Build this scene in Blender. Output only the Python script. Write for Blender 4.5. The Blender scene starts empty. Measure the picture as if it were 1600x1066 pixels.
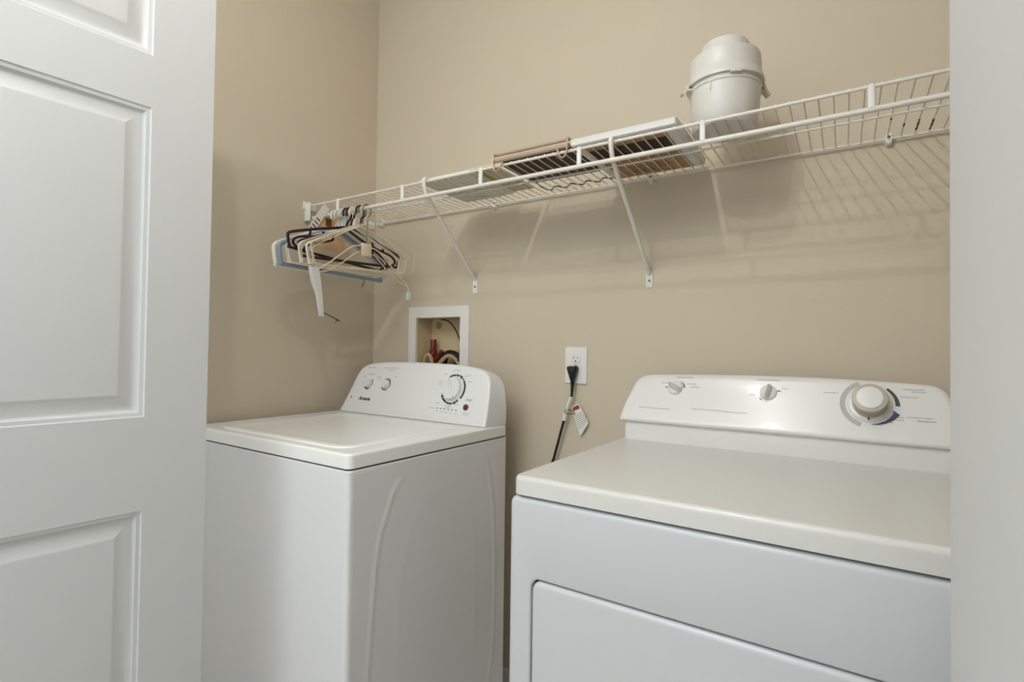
import bpy, bmesh, math, random
from mathutils import Vector, Matrix
random.seed(7)
SC = bpy.context.scene
COL = SC.collection
pi = math.pi
R = math.radians

# ------------------------------------------------------------------ camera
cd = bpy.data.cameras.new('camera')
cam = bpy.data.objects.new('camera', cd); COL.objects.link(cam)
cd.sensor_width = 36.0
cd.lens = 820.2 / 1600 * 36.0
cd.clip_start = 0.01
_y, _p, _r = R(32.35), R(-1.04), R(0.74)
A = Matrix(((math.cos(_y), math.sin(_y), 0), (0, 0, -1), (-math.sin(_y), math.cos(_y), 0)))
B = Matrix(((1, 0, 0), (0, math.cos(_p), -math.sin(_p)), (0, math.sin(_p), math.cos(_p))))
C = Matrix(((math.cos(_r), -math.sin(_r), 0), (math.sin(_r), math.cos(_r), 0), (0, 0, 1)))
M = C @ B @ A                       # rows: camera right, down, forward in world axes
mw = Matrix((( M[0][0], -M[1][0], -M[2][0], 0.0),
             ( M[0][1], -M[1][1], -M[2][1], 0.0),
             ( M[0][2], -M[1][2], -M[2][2], 1.142),
             (0, 0, 0, 1)))
cam.matrix_world = mw
SC.camera = cam

# ------------------------------------------------------------------ world, lights, exposure
w = bpy.data.worlds.new('world'); SC.world = w; w.use_nodes = True
w.node_tree.nodes['Background'].inputs[0].default_value = (0.80, 0.90, 1.0, 1)
w.node_tree.nodes['Background'].inputs[1].default_value = 0.6
SC.view_settings.view_transform = 'Standard'
SC.view_settings.look = 'None'
SC.view_settings.gamma = 1.0
SC.view_settings.use_curve_mapping = False
SC.view_settings.exposure = 0.0

def area(name, loc, rot, sx, sy, power, col, shape='RECTANGLE'):
    l = bpy.data.lights.new(name, 'AREA'); l.shape = shape; l.size = sx; l.size_y = sy
    l.energy = power; l.color = col
    o = bpy.data.objects.new(name, l); COL.objects.link(o); o.location = loc; o.rotation_euler = rot
    return o
# ceiling bulb strength, then two added fill lights behind the camera
BULB = 1230.0      # radiance of the two bare ceiling bulbs
area('added_window_fill', (-0.80, -2.46, 1.45), (R(90), 0, 0), 1.3, 1.5, 11.0, (0.84, 0.93, 1.0))  # added fill light placed at an invented rear opening
area('panel_fill', (-0.85, -0.95, 2.585), (0, 0, 0), 1.1, 0.9, 27.0, (0.90, 0.96, 1.0))  # added overhead fill to brighten the nook

# ------------------------------------------------------------------ materials
def srgb(r, g, b):
    f = lambda c: (c / 255 / 12.92) if c / 255 <= 0.04045 else ((c / 255 + 0.055) / 1.055) ** 2.4
    return (f(r), f(g), f(b), 1)

def mat(name, col, rough=0.5, metal=0.0, coat=0.0, noise=0.0, nscale=40.0, bump=0.0, bscale=200.0,
        trans=0.0, alpha=1.0, ior=1.45, spec=0.5):
    m = bpy.data.materials.new(name); m.use_nodes = True
    nt = m.node_tree; b = nt.nodes['Principled BSDF']
    b.inputs['Base Color'].default_value = srgb(*col)
    b.inputs['Roughness'].default_value = rough
    b.inputs['Metallic'].default_value = metal
    b.inputs['Coat Weight'].default_value = coat
    b.inputs['Coat Roughness'].default_value = 0.08
    b.inputs['Transmission Weight'].default_value = trans
    b.inputs['IOR'].default_value = ior
    b.inputs['Specular IOR Level'].default_value = spec
    b.inputs['Alpha'].default_value = alpha
    tc = nt.nodes.new('ShaderNodeTexCoord')
    if noise > 0:
        n = nt.nodes.new('ShaderNodeTexNoise'); n.inputs['Scale'].default_value = nscale
        n.inputs['Detail'].default_value = 4
        nt.links.new(tc.outputs['Object'], n.inputs['Vector'])
        mx = nt.nodes.new('ShaderNodeMix'); mx.data_type = 'RGBA'; mx.blend_type = 'MULTIPLY'
        cr = nt.nodes.new('ShaderNodeValToRGB')
        cr.color_ramp.elements[0].position = 0.35; cr.color_ramp.elements[1].position = 0.65
        v = 1 - noise
        cr.color_ramp.elements[0].color = (v, v, v, 1)
        nt.links.new(n.outputs['Fac'], cr.inputs['Fac'])
        mx.inputs[0].default_value = 1.0
        mx.inputs[6].default_value = srgb(*col)
        nt.links.new(cr.outputs['Color'], mx.inputs[7])
        nt.links.new(mx.outputs[2], b.inputs['Base Color'])
    if bump > 0:
        n2 = nt.nodes.new('ShaderNodeTexNoise'); n2.inputs['Scale'].default_value = bscale
        n2.inputs['Detail'].default_value = 3
        nt.links.new(tc.outputs['Object'], n2.inputs['Vector'])
        bp = nt.nodes.new('ShaderNodeBump'); bp.inputs['Strength'].default_value = bump
        bp.inputs['Distance'].default_value = 0.001
        nt.links.new(n2.outputs['Fac'], bp.inputs['Height'])
        nt.links.new(bp.outputs['Normal'], b.inputs['Normal'])
    return m

W_BEIGE = mat('beige_wall_paint', (202, 189, 166), 0.72, bump=0.25, bscale=160, noise=0.02, nscale=3)
W_WHITE = mat('white_wall_paint', (216, 216, 214), 0.60, bump=0.15, bscale=160)
CEIL = mat('ceiling_paint', (236, 236, 234), 0.85, bump=0.3, bscale=120)
TRIM = mat('white_trim_paint', (224, 223, 219), 0.40)
DOORP = mat('white_door_paint', (205, 205, 203), 0.38, bump=0.06, bscale=300)
FLOORM = mat('floor_vinyl', (196, 188, 176), 0.45, noise=0.12, nscale=8)
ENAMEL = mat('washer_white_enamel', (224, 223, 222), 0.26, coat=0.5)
ENAMEL_LIT = mat('washer_white_enamel_lit', (238, 237, 232), 0.30, coat=0.2)  # same enamel made lighter: light from above put into the colour
PLASTIC_W = mat('washer_white_plastic', (222, 221, 218), 0.30, coat=0.15)
ENAMEL_D = mat('dryer_white_enamel', (203, 203, 204), 0.30, coat=0.15)
ENAMEL_D_LIT = mat('dryer_white_enamel_lit', (214, 212, 206), 0.32, coat=0.15)  # dryer enamel, lighter and warmer: light on the top put into the colour
PLASTIC_D = mat('dryer_white_plastic', (224, 222, 216), 0.24, coat=0.3)
GAP = mat('gap_shade', (46, 36, 32), 0.8)  # shade between parts put into the colour
INK = mat('black_ink', (22, 20, 20), 0.5)
INKG = mat('grey_ink', (128, 124, 122), 0.6)
INKB = mat('blue_ink', (62, 62, 100), 0.5)
INKGR = mat('green_black_ink', (56, 62, 54), 0.5)
INKS = mat('silver_ink', (176, 172, 160), 0.45)
TAUPE = mat('taupe_plastic', (182, 172, 152), 0.4)
KNOBW = mat('knob_white', (220, 219, 215), 0.3, coat=0.2)
REDP = mat('dark_red_button', (96, 40, 34), 0.35)
VINYL = mat('white_vinyl_wire', (222, 216, 204), 0.38)
WHITEP = mat('white_plastic_bracket', (226, 223, 216), 0.4)
SCREW = mat('screw_metal', (120, 112, 100), 0.35, metal=0.9)
BUCKET = mat('white_tub_plastic', (212, 208, 200), 0.32, coat=0.1)
BUCKET2 = mat('tub_clip_plastic', (214, 206, 190), 0.4)
CARD = mat('cardboard', (176, 142, 106), 0.85, noise=0.08, nscale=30)
CARDD = mat('dark_brown_print', (62, 40, 34), 0.7, noise=0.35, nscale=60)
WOOD = mat('dark_brown_board', (74, 50, 34), 0.6, noise=0.35, nscale=14)
TRAYW = mat('white_tray_plastic', (224, 222, 216), 0.45)
TAN = mat('tan_metal', (176, 152, 128), 0.32, metal=0.35)
BLACKW = mat('black_wire', (26, 22, 22), 0.45)
PAPER = mat('white_paper', (226, 222, 212), 0.8)
PAPER2 = mat('cream_paper', (208, 192, 168), 0.8, noise=0.05, nscale=20)
GREENP = mat('yellow_green_print', (178, 180, 92), 0.7, noise=0.3, nscale=50)
CLEAR = mat('clear_plastic', (240, 240, 236), 0.15, trans=0.25, alpha=0.80)
HWHITE = mat('white_hanger_plastic', (230, 222, 206), 0.35)
HMINT = mat('mint_hanger_plastic', (206, 214, 204), 0.35)
HDARK = mat('maroon_hanger_plastic', (44, 18, 22), 0.32)
HBLUE = mat('blue_grey_hanger_plastic', (140, 152, 168), 0.35)
HWIRE = mat('cream_hanger_wire', (216, 200, 172), 0.4)
ORANGE = mat('orange_print', (186, 96, 48), 0.6)
RUST = mat('rust_print', (140, 66, 40), 0.6)
BROWNP = mat('brown_print', (104, 60, 28), 0.6)
PEACH = mat('peach_card', (222, 186, 142), 0.75)
COPPER = mat('red_brown_copper', (122, 54, 44), 0.35, metal=0.5)
BLACKR = mat('black_rubber', (20, 19, 20), 0.5)
TANH = mat('tan_hose', (176, 152, 112), 0.5)
BOXIN = mat('box_inside_cream', (206, 186, 148), 0.6)
BOXDOT = mat('knockout_tan', (158, 130, 84), 0.7)
LAMPG = bpy.data.materials.new('glowing_bulb_glass'); LAMPG.use_nodes = True
LAMPG.node_tree.nodes['Principled BSDF'].inputs['Base Color'].default_value = srgb(240, 236, 226)
LAMPG.node_tree.nodes['Principled BSDF'].inputs['Emission Color'].default_value = (1, 0.985, 0.97, 1)
LAMPG.node_tree.nodes['Principled BSDF'].inputs['Emission Strength'].default_value = BULB

# ------------------------------------------------------------------ helpers
def link(name, bm, m, parent=None, smooth=35):
    me = bpy.data.meshes.new(name)
    bmesh.ops.recalc_face_normals(bm, faces=bm.faces[:])
    bm.to_mesh(me); bm.free()
    if m: me.materials.append(m)
    if smooth:
        me.shade_smooth(); me.set_sharp_from_angle(angle=R(smooth))
    o = bpy.data.objects.new(name, me); COL.objects.link(o)
    if parent is not None: o.parent = parent
    return o

def tag(o, label=None, cat=None, group=None, kind=None):
    if label: o['label'] = label
    if cat: o['category'] = cat
    if group: o['group'] = group
    if kind: o['kind'] = kind
    return o

def empty(name, loc, rz=0.0, label=None, cat=None, group=None):
    o = bpy.data.objects.new(name, None); COL.objects.link(o)
    o.location = loc; o.rotation_euler = (0, 0, rz); o.empty_display_size = 0.05
    return tag(o, label, cat, group)

def struct(name, bm, m, smooth=0):
    o = link(name, bm, m, None, smooth); o['kind'] = 'structure'; return o

def box(bm, x0, x1, y0, y1, z0, z1, bev=0.0, seg=2):
    vs = [bm.verts.new((x, y, z)) for z in (z0, z1) for y in (y0, y1) for x in (x0, x1)]
    fs = [(0, 2, 3, 1), (4, 5, 7, 6), (0, 1, 5, 4), (2, 6, 7, 3), (0, 4, 6, 2), (1, 3, 7, 5)]
    nf = [bm.faces.new([vs[i] for i in f]) for f in fs]
    if bev > 0:
        es = set(e for f in nf for e in f.edges)
        bmesh.ops.bevel(bm, geom=list(es), offset=bev, segments=seg, affect='EDGES', profile=0.5)
    return vs

def loft(bm, loops, cap0=True, cap1=True, closed=True):
    rings = [[bm.verts.new(p) for p in l] for l in loops]
    n = len(rings[0])
    for a, b in zip(rings, rings[1:]):
        for i in range(n if closed else n - 1):
            j = (i + 1) % n
            bm.faces.new((a[i], a[j], b[j], b[i]))
    if cap0: bm.faces.new(list(reversed(rings[0])))
    if cap1: bm.faces.new(rings[-1])
    return rings

def tube(bm, pts, r, n=8, closed=False, caps=True):
    P = [Vector(p) for p in pts]; m = len(P)
    rs = r if isinstance(r, (list, tuple)) else [r] * m
    T = []
    for i in range(m):
        if closed: t = P[(i + 1) % m] - P[i - 1]
        else: t = P[min(i + 1, m - 1)] - P[max(i - 1, 0)]
        T.append(t.normalized() if t.length > 1e-9 else Vector((0, 0, 1)))
    up = Vector((0, 0, 1)) if abs(T[0].z) < 0.9 else Vector((1, 0, 0))
    u = (up - T[0] * up.dot(T[0])).normalized()
    rings = []
    for i in range(m):
        u = (u - T[i] * u.dot(T[i])).normalized(); v = T[i].cross(u)
        rings.append([bm.verts.new(P[i] + (u * math.cos(2 * pi * k / n) + v * math.sin(2 * pi * k / n)) * rs[i]) for k in range(n)])
    rng = range(m) if closed else range(m - 1)
    for i in rng:
        a, b = rings[i], rings[(i + 1) % m]
        for k in range(n):
            bm.faces.new((a[k], a[(k + 1) % n], b[(k + 1) % n], b[k]))
    if caps and not closed:
        bm.faces.new(list(reversed(rings[0]))); bm.faces.new(rings[-1])

def smoothpath(pts, k=8, closed=False):
    P = [Vector(p) for p in pts]; n = len(P); out = []
    seg = n if closed else n - 1
    for i in range(seg):
        if closed: p0, p1, p2, p3 = P[i - 1], P[i], P[(i + 1) % n], P[(i + 2) % n]
        else: p0, p1, p2, p3 = P[max(i - 1, 0)], P[i], P[i + 1], P[min(i + 2, n - 1)]
        for j in range(k):
            t = j / k
            out.append(0.5 * ((2 * p1) + (p2 - p0) * t + (2 * p0 - 5 * p1 + 4 * p2 - p3) * t * t + (3 * p1 - p0 - 3 * p2 + p3) * t ** 3))
    if not closed: out.append(P[-1])
    return out

def lathe(bm, prof, n=48, cap0=True, cap1=True):
    loops = [[(r * math.cos(2 * pi * k / n), r * math.sin(2 * pi * k / n), z) for k in range(n)] for r, z in prof]
    return loft(bm, loops, cap0, cap1)

def rrect(x0, x1, y0, y1, r, n=6):
    pts = []
    for cx, cy, a0 in ((x1 - r, y1 - r, 0), (x0 + r, y1 - r, 90), (x0 + r, y0 + r, 180), (x1 - r, y0 + r, 270)):
        for k in range(n + 1):
            a = R(a0 + 90 * k / n)
            pts.append((cx + r * math.cos(a), cy + r * math.sin(a)))
    return pts

def slab(bm, x0, x1, y0, y1, z0, z1, cr, er, n=8, both=False):
    """horizontal plate, corner radius cr, rounded top edge er"""
    loops = []
    if both:
        for k in range(n, -1, -1):
            a = R(90 * k / n); ins = er * (1 - math.cos(a)); z = z0 + er * (1 - math.sin(a))
            loops.append([(x, y, z) for x, y in rrect(x0 + ins, x1 - ins, y0 + ins, y1 - ins, max(cr - ins, 0.0005), n)])
    else:
        loops.append([(x, y, z0) for x, y in rrect(x0, x1, y0, y1, cr, n)])
    for k in range(n + 1):
        a = R(90 * k / n); ins = er * (1 - math.cos(a)); z = z1 - er * (1 - math.sin(a))
        loops.append([(x, y, z) for x, y in rrect(x0 + ins, x1 - ins, y0 + ins, y1 - ins, max(cr - ins, 0.0005), n)])
    loft(bm, loops)

def inset2(poly, d):
    """inset a counter-clockwise 2D polygon by d"""
    n = len(poly); out = []
    for i in range(n):
        p0, p1, p2 = Vector(poly[i - 1]), Vector(poly[i]), Vector(poly[(i + 1) % n])
        a = (p1 - p0).normalized(); b = (p2 - p1).normalized()
        na, nb = Vector((-a.y, a.x)), Vector((-b.y, b.x))
        m = (na + nb); m = m.normalized() if m.length > 1e-6 else na
        c = max(m.dot(na), 0.35)
        out.append(tuple(p1 + m * (d / c)))
    return out

def resample(poly, closed, k=6):
    return [tuple(v[:2]) for v in smoothpath([(x, y, 0) for x, y in poly], k, closed)]

def arcband(bm, r0, r1, a0, a1, z0, z1, cx=0, cy=0, rs=None):
    """flat curved bar; angles in degrees; rs=(outer radius at start, outer at end) for tapering"""
    n = max(4, int(abs(a1 - a0) / 4)); rings = []
    for k in range(n + 1):
        t = k / n; a = R(a0 + (a1 - a0) * t); ro = r1 if rs is None else rs[0] + (rs[1] - rs[0]) * t
        c, s = math.cos(a), math.sin(a)
        rings.append([(cx + r0 * c, cy + r0 * s, z0), (cx + ro * c, cy + ro * s, z0), (cx + ro * c, cy + ro * s, z1), (cx + r0 * c, cy + r0 * s, z1)])
    loft(bm, rings)

def textbars(bm, x, y, wd, h, z=0.0004, rnd=random):
    """a line of tiny print too small to read: short strokes"""
    cx = x - wd / 2
    while cx < x + wd / 2 - 0.001:
        l = rnd.uniform(0.0012, 0.0022)
        hh = h * rnd.uniform(0.6, 1.0)
        box(bm, cx, cx + l * 0.75, y - hh / 2, y + hh / 2, 0, z)
        cx += l + rnd.uniform(0.0004, 0.0009)

def lettering(name, s, size, m, parent, loc, rot, shear=0.0, bold=0.0, align='CENTER', sx=1.0):
    cu = bpy.data.curves.new(name, 'FONT'); cu.body = s; cu.size = size; cu.extrude = 0.0002
    cu.shear = shear; cu.offset = bold; cu.align_x = align; cu.align_y = 'CENTER'
    cu.materials.append(m)
    o = bpy.data.objects.new(name, cu); COL.objects.link(o); o.parent = parent
    o.location = loc; o.rotation_euler = rot; o.scale = (sx, 1, 1)
    bpy.context.view_layer.update()
    me = bpy.data.meshes.new_from_object(o.evaluated_get(bpy.context.evaluated_depsgraph_get()))
    bpy.data.objects.remove(o)
    if not me.materials: me.materials.append(m)
    o = bpy.data.objects.new(name, me); COL.objects.link(o); o.parent = parent
    o.location = loc; o.rotation_euler = rot; o.scale = (sx, 1, 1)
    return o

# ------------------------------------------------------------------ the room
LX, BY, CH = -1.617, 1.5, 2.62
# back wall with the opening for the supply box
hx0, hx1, hz0, hz1 = -1.384, -1.169, 1.040, 1.262
bm = bmesh.new()
for a in ((LX - .1, hx0, 0, CH), (hx1, 0.62, 0, CH), (hx0, hx1, 0, hz0), (hx0, hx1, hz1, CH)):
    box(bm, a[0], a[1], BY, BY + 0.11, a[2], a[3])
bmesh.ops.remove_doubles(bm, verts=bm.verts[:], dist=1e-5)
struct('wall_back', bm, W_BEIGE)
bm = bmesh.new(); box(bm, LX - .1, LX, 0.46, BY, 0, CH); struct('wall_left', bm, W_BEIGE)
bm = bmesh.new(); box(bm, LX - .1, LX, -2.5, 0.46, 0, CH); struct('wall_hall_left', bm, W_WHITE)
bm = bmesh.new(); box(bm, 0.42, 0.52, 0.62, BY, 0, CH); struct('wall_closet_right', bm, W_BEIGE)
# white partition to the right of the camera with a rounded end
bm = bmesh.new()
lp = rrect(0.081, 0.52, -2.5, 0.622, 0.008, 5)
loft(bm, [[(x, y, 0) for x, y in lp], [(x, y, CH) for x, y in lp]])
struct('wall_right', bm, W_WHITE, 40)
# wall behind the camera with an opening added for fill light
bm = bmesh.new()
wx0, wx1, wz0, wz1 = -1.45, -0.15, 0.70, 2.20
for a in ((LX, wx0, 0, CH), (wx1, 0.10, 0, CH), (wx0, wx1, 0, wz0), (wx0, wx1, wz1, CH)):
    box(bm, a[0], a[1], -2.6, -2.5, a[2], a[3])
struct('wall_behind', bm, W_WHITE)
fr = struct('added_window_1', bmesh.new(), TRIM)  # unseen frame added around the fill light opening
bm = bmesh.new()
for a in ((wx0 - .06, wx1 + .06, wz1, wz1 + .06), (wx0 - .06, wx1 + .06, wz0 - .06, wz0), (wx0 - .06, wx0, wz0, wz1), (wx1, wx1 + .06, wz0, wz1)):
    box(bm, a[0], a[1], -2.515, -2.485, a[2], a[3], 0.004)
link('added_window_frame', bm, TRIM, fr)
bm = bmesh.new(); box(bm, LX - .1, 0.52, -2.6, BY + .11, -0.06, 0); struct('floor', bm, FLOORM)
bm = bmesh.new(); box(bm, LX - .1, 0.52, -2.6, BY + .11, CH, CH + .06); struct('ceiling', bm, CEIL)
bm = bmesh.new(); box(bm, LX + .014, 0.42, BY - .014, BY - .0002, 0, .085, .003); struct('baseboard_back', bm, TRIM)
bm = bmesh.new(); box(bm, LX + .0002, LX + .014, 0.573, BY - .0002, 0, .085, .003); struct('baseboard_left', bm, TRIM)

# ceiling lamp (above and behind the camera)
lt = empty('ceiling_light', (-0.46, 0.0, CH), 0, 'white ceiling light bar with two small bare bulbs above the camera', 'ceiling light')
bm = bmesh.new(); box(bm, -0.045, 0.045, -0.38, 0.22, -0.03, -0.0005, .006)
link('lamp_housing', bm, TRIM, lt)
for yy in (-0.30, 0.14):
    bm = bmesh.new(); lathe(bm, [(0.020, -0.029), (0.018, -0.100), (0.009, -0.112), (0.0065, -0.129), (0.0006, -0.129)], 24)
    q = link('lamp_socket', bm, TRIM, lt); q.location = (0, yy, 0)
    bm = bmesh.new(); lathe(bm, [(0.006, -0.128), (0.0075, -0.134), (0.0108, -0.144), (0.0120, -0.152), (0.0116, -0.160), (0.0085, -0.167), (0.0045, -0.1705), (0.0006, -0.171)], 24)
    q = link('light_bulb', bm, LAMPG, lt); q.location = (0, yy, 0)

pn = empty('added_fill_panel', (-0.85, -0.95, CH), 0, 'flat white framed ceiling panel added as fill light behind the camera', 'ceiling light')
bm = bmesh.new(); loft(bm, [[(x, y, z) for x, y in rrect(-.58 + i, .58 - i, -.48 + i, .48 - i, .01, 3)] for i, z in ((0, -.0005), (0, -.030), (.025, -.030), (.025, -.020))]); link('fill_panel_frame', bm, TRIM, pn)  # unseen frame added around the overhead fill light

# ------------------------------------------------------------------ panelled door at the left
DW, DT_, DH = 0.47, 0.035, 2.03
dth = R(90 - 5.57)
door = empty('door_1', (-1.1052, 0.578, 0), dth)
door['kind'] = 'structure'
rails_z = [(0.24, 0.832), (1.008, 1.596), (1.696, 1.925)]
cols = [(-DW + 0.110, -0.110)]
bm = bmesh.new()
xs = sorted({-DW, 0.0, *[c for p in cols for c in p]})
zs = sorted({0.01, DH, *[c for p in rails_z for c in p]})
def ishole(x, z): return any(a <= x <= b for a, b in cols) and any(a <= z <= b for a, b in rails_z)
for x0, x1 in zip(xs, xs[1:]):
    for z0, z1 in zip(zs, zs[1:]):
        if ishole((x0 + x1) / 2, (z0 + z1) / 2): continue
        for yy in (0.0, DT_):
            bm.faces.new([bm.verts.new(p) for p in ((x0, yy, z0), (x1, yy, z0), (x1, yy, z1), (x0, yy, z1))])
for pa, pb in (((-DW, .01), (0, .01)), ((0, .01), (0, DH)), ((0, DH), (-DW, DH)), ((-DW, DH), (-DW, .01))):
    bm.faces.new([bm.verts.new(p) for p in ((pa[0], 0, pa[1]), (pb[0], 0, pb[1]), (pb[0], DT_, pb[1]), (pa[0], DT_, pa[1]))])
bmesh.ops.remove_doubles(bm, verts=bm.verts[:], dist=1e-5)
bv = [e for e in bm.edges if len(e.link_faces) == 2 and e.calc_face_angle(0) > 1.2]
bmesh.ops.bevel(bm, geom=bv, offset=0.0025, segments=3, affect='EDGES')
d_ = link('door_slab', bm, DOORP, door, 30)
for (x0, x1) in cols:
    for (z0, z1) in rails_z:
        bm = bmesh.new()
        for side in (0, 1):
            prof = [(0, 0), (0.002, 0.0022), (0.005, 0.003), (0.008, 0.0034), (0.010, 0.0062), (0.014, 0.0085), (0.018, 0.0092), (0.022, 0.0088), (0.040, 0.0025), (0.042, 0.0018), (0.044, 0.0017)]
            loops = []
            for ins, dep in prof:
                y = dep if side == 0 else DT_ - dep
                loops.append([(x0 + ins, y, z0 + ins), (x1 - ins, y, z0 + ins), (x1 - ins, y, z1 - ins), (x0 + ins, y, z1 - ins)])
            loft(bm, loops, cap0=False)
        link('door_panel', bm, DOORP, door, 25)

# ------------------------------------------------------------------ washer
WT = -0.033
washer = empty('washing_machine', (-1.24981, 0.78255, 0), WT,
               'white top-load washing machine with two small knobs and one large knob on its console', 'washing machine')
HW = 0.35; WD = 0.60
bm = bmesh.new()
lp = rrect(-HW, HW, 0, WD, 0.012, 6)
zz = [(0.012, 0.03), (0.0, 0.034), (0.0, 0.8735), (0.0015, 0.8755), (0.004, 0.8765)]
loft(bm, [[(x, y, z) for x, y in rrect(-HW + i, HW - i, i, WD - i, max(0.012 - i, 0.004), 6)] for i, z in zz])
link('cabinet', bm, ENAMEL, washer)
bm = bmesh.new(); slab(bm, -HW + .004, HW - .004, .004, WD - .004, 0.8755, 0.883, 0.010, 0.001); link('seam_shade', bm, GAP, washer)  # dark strip standing in for shade in the open seam
bm = bmesh.new(); slab(bm, -HW, HW, 0, WD, 0.8805, 0.9135, 0.016, 0.007, both=False); link('top_deck', bm, ENAMEL_LIT, washer)
# lid: a raised tray-edged panel
bm = bmesh.new()
L = dict(x0=-0.262, x1=0.292, y0=0.028, y1=0.470)
prof = [(0, .9132), (0.0015, .9152), (0.004, .9162), (0.030, .9162), (0.036, .9152), (0.046, .9130), (0.056, .9118), (0.070, .9114), (0.16, .9112)]
prof = [(0, .9132), (0.0015, .9158), (0.004, .9170), (0.026, .9170), (0.032, .9164), (0.044, .9146), (0.054, .9141), (0.16, .9140)]
loft(bm, [[(x, y, z) for x, y in rrect(L['x0'] + i, L['x1'] - i, L['y0'] + i, L['y1'] - i, max(0.045 - i * .6, 0.01), 8)] for i, z in prof])
link('lid', bm, ENAMEL_LIT, washer, 60)
# stamped right side panel
def seg_d(px, pz, a, b):
    ax, az = a; bx, bz = b; dx, dz = bx - ax, bz - az
    t = max(0, min(1, ((px - ax) * dx + (pz - az) * dz) / (dx * dx + dz * dz)))
    return math.hypot(px - ax - t * dx, pz - az - t * dz)
arch = [tuple(v[:2]) for v in smoothpath([(0.150, 0.822, 0), (0.133, 0.810, 0), (0.112, 0.760, 0), (0.085, 0.6835, 0), (0.068, 0.50, 0), (0.062, 0.3976, 0), (0.060, 0.20, 0), (0.075, 0.10, 0), (0.14, 0.07, 0),
        (0.44, 0.07, 0), (0.50, 0.11, 0), (0.522, 0.20, 0), (0.537, 0.30, 0), (0.5400, 0.50, 0), (0.5290, 0.66, 0), (0.512, 0.76, 0), (0.493, 0.822, 0), (0.462, 0.856, 0)], 6)]
arch2 = [tuple(v[:2]) for v in smoothpath([(0.15, 0.30, 0), (0.155, 0.55, 0), (0.19, 0.70, 0), (0.24, 0.755, 0), (0.33, 0.765, 0), (0.40, 0.74, 0), (0.44, 0.62, 0), (0.45, 0.30, 0)], 6)]
def side_h(y, z):
    d1 = min(seg_d(y, z, arch[i], arch[i + 1]) for i in range(len(arch) - 1))
    d2 = min(seg_d(y, z, arch2[i], arch2[i + 1]) for i in range(len(arch2) - 1))
    return 0.0016 * math.exp(-(d1 / 0.007) ** 2) + 0.0005 * math.exp(-(d2 / 0.009) ** 2)
bm = bmesh.new(); NY, NZ = 150, 130
g = []
for j in range(NZ + 1):
    row = []
    for i in range(NY + 1):
        y = 0.014 + (WD - 0.026) * i / NY; z = 0.045 + 0.822 * j / NZ
        row.append(bm.verts.new((HW + 0.0004 + side_h(y, z), y, z)))
    g.append(row)
for j in range(NZ):
    for i in range(NY):
        bm.faces.new((g[j][i], g[j][i + 1], g[j + 1][i + 1], g[j + 1][i]))
# close the edges back to the cabinet
edge = [g[0][i] for i in range(NY + 1)] + [g[j][NY] for j in range(1, NZ + 1)] + [g[NZ][i] for i in range(NY - 1, -1, -1)] + [g[j][0] for j in range(NZ - 1, 0, -1)]
back = [bm.verts.new((HW - 0.0006, v.co.y, v.co.z)) for v in edge]
for i in range(len(edge)):
    j = (i + 1) % len(edge); bm.faces.new((edge[i], edge[j], back[j], back[i]))
link('side_panel', bm, ENAMEL, washer, 60)
# console
SA = R(18); TY, TZ = 0.49, 0.9135
outl_f = [(-0.322, 0.9135), (0.344, 0.9135), (0.342, 0.955), (0.336, 1.010), (0.331, 1.037), (0.321, 1.060), (0.303, 1.075), (0.275, 1.084), (0.22, 1.0915), (0.14, 1.0955), (0.0, 1.0975), (-0.12, 1.0955), (-0.19, 1.091), (-0.225, 1.086), (-0.252, 1.076), (-0.268, 1.062), (-0.280, 1.036), (-0.291, 1.000), (-0.304, 0.961)]
outl_b = [(-0.340, 0.9135), (0.3495, 0.9135), (0.351, 0.955), (0.346, 1.010), (0.339, 1.037), (0.326, 1.056), (0.306, 1.070), (0.275, 1.079), (0.22, 1.0865), (0.14, 1.0905), (0.0, 1.0925), (-0.12, 1.0905), (-0.20, 1.087), (-0.245, 1.082), (-0.275, 1.073), (-0.296, 1.058), (-0.312, 1.036), (-0.325, 1.000), (-0.336, 0.961)]
def dens(o):
    out = [o[0]]
    mid = smoothpath([(x, y, 0) for x, y in o[1:] + [o[0]]], 4)
    return [tuple(v[:2]) for v in mid[:-1]] + [o[0]]
of, ob = dens(outl_f), dens(outl_b)
loops = []
ER = 0.008
for k in range(0, 7):
    a = R(90 * k / 6); ins = ER * (1 - math.sin(a)); dep = ER * (1 - math.cos(a))
    pl = inset2(of, ins)
    loops.append([(x, TY + (max(z, TZ) - TZ) * math.tan(SA) + dep * 0.9, max(z, TZ - 0.0003)) for x, z in pl])
mid = [((a[0] * .5 + b[0] * .5), a[1] * .5 + b[1] * .5) for a, b in zip(of, ob)]
loops.append([(x, 0.556 + (z - TZ) * 0.12, z) for x, z in mid])
loops.append([(x, 0.590, z) for x, z in ob])
loops.append([(x, 0.597, z) for x, z in inset2(ob, 0.005)])
bm = bmesh.new(); loft(bm, loops)
link('console', bm, PLASTIC_W, washer, 35)
def wf(x, z, off=0.0):
    """point on the washer console face (washer coordinates)"""
    return Vector((x, TY + (z - TZ) * math.tan(SA), z)) + Vector((0, -math.cos(SA), math.sin(SA))) * off
WROT = (R(90) - SA, 0, 0)
def wpart(name, bm, m, x, z, off=0.0, smooth=35, parent=washer):
    o = link(name, bm, m, parent, smooth); o.location = wf(x, z, off); o.rotation_euler = WROT; return o
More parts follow.
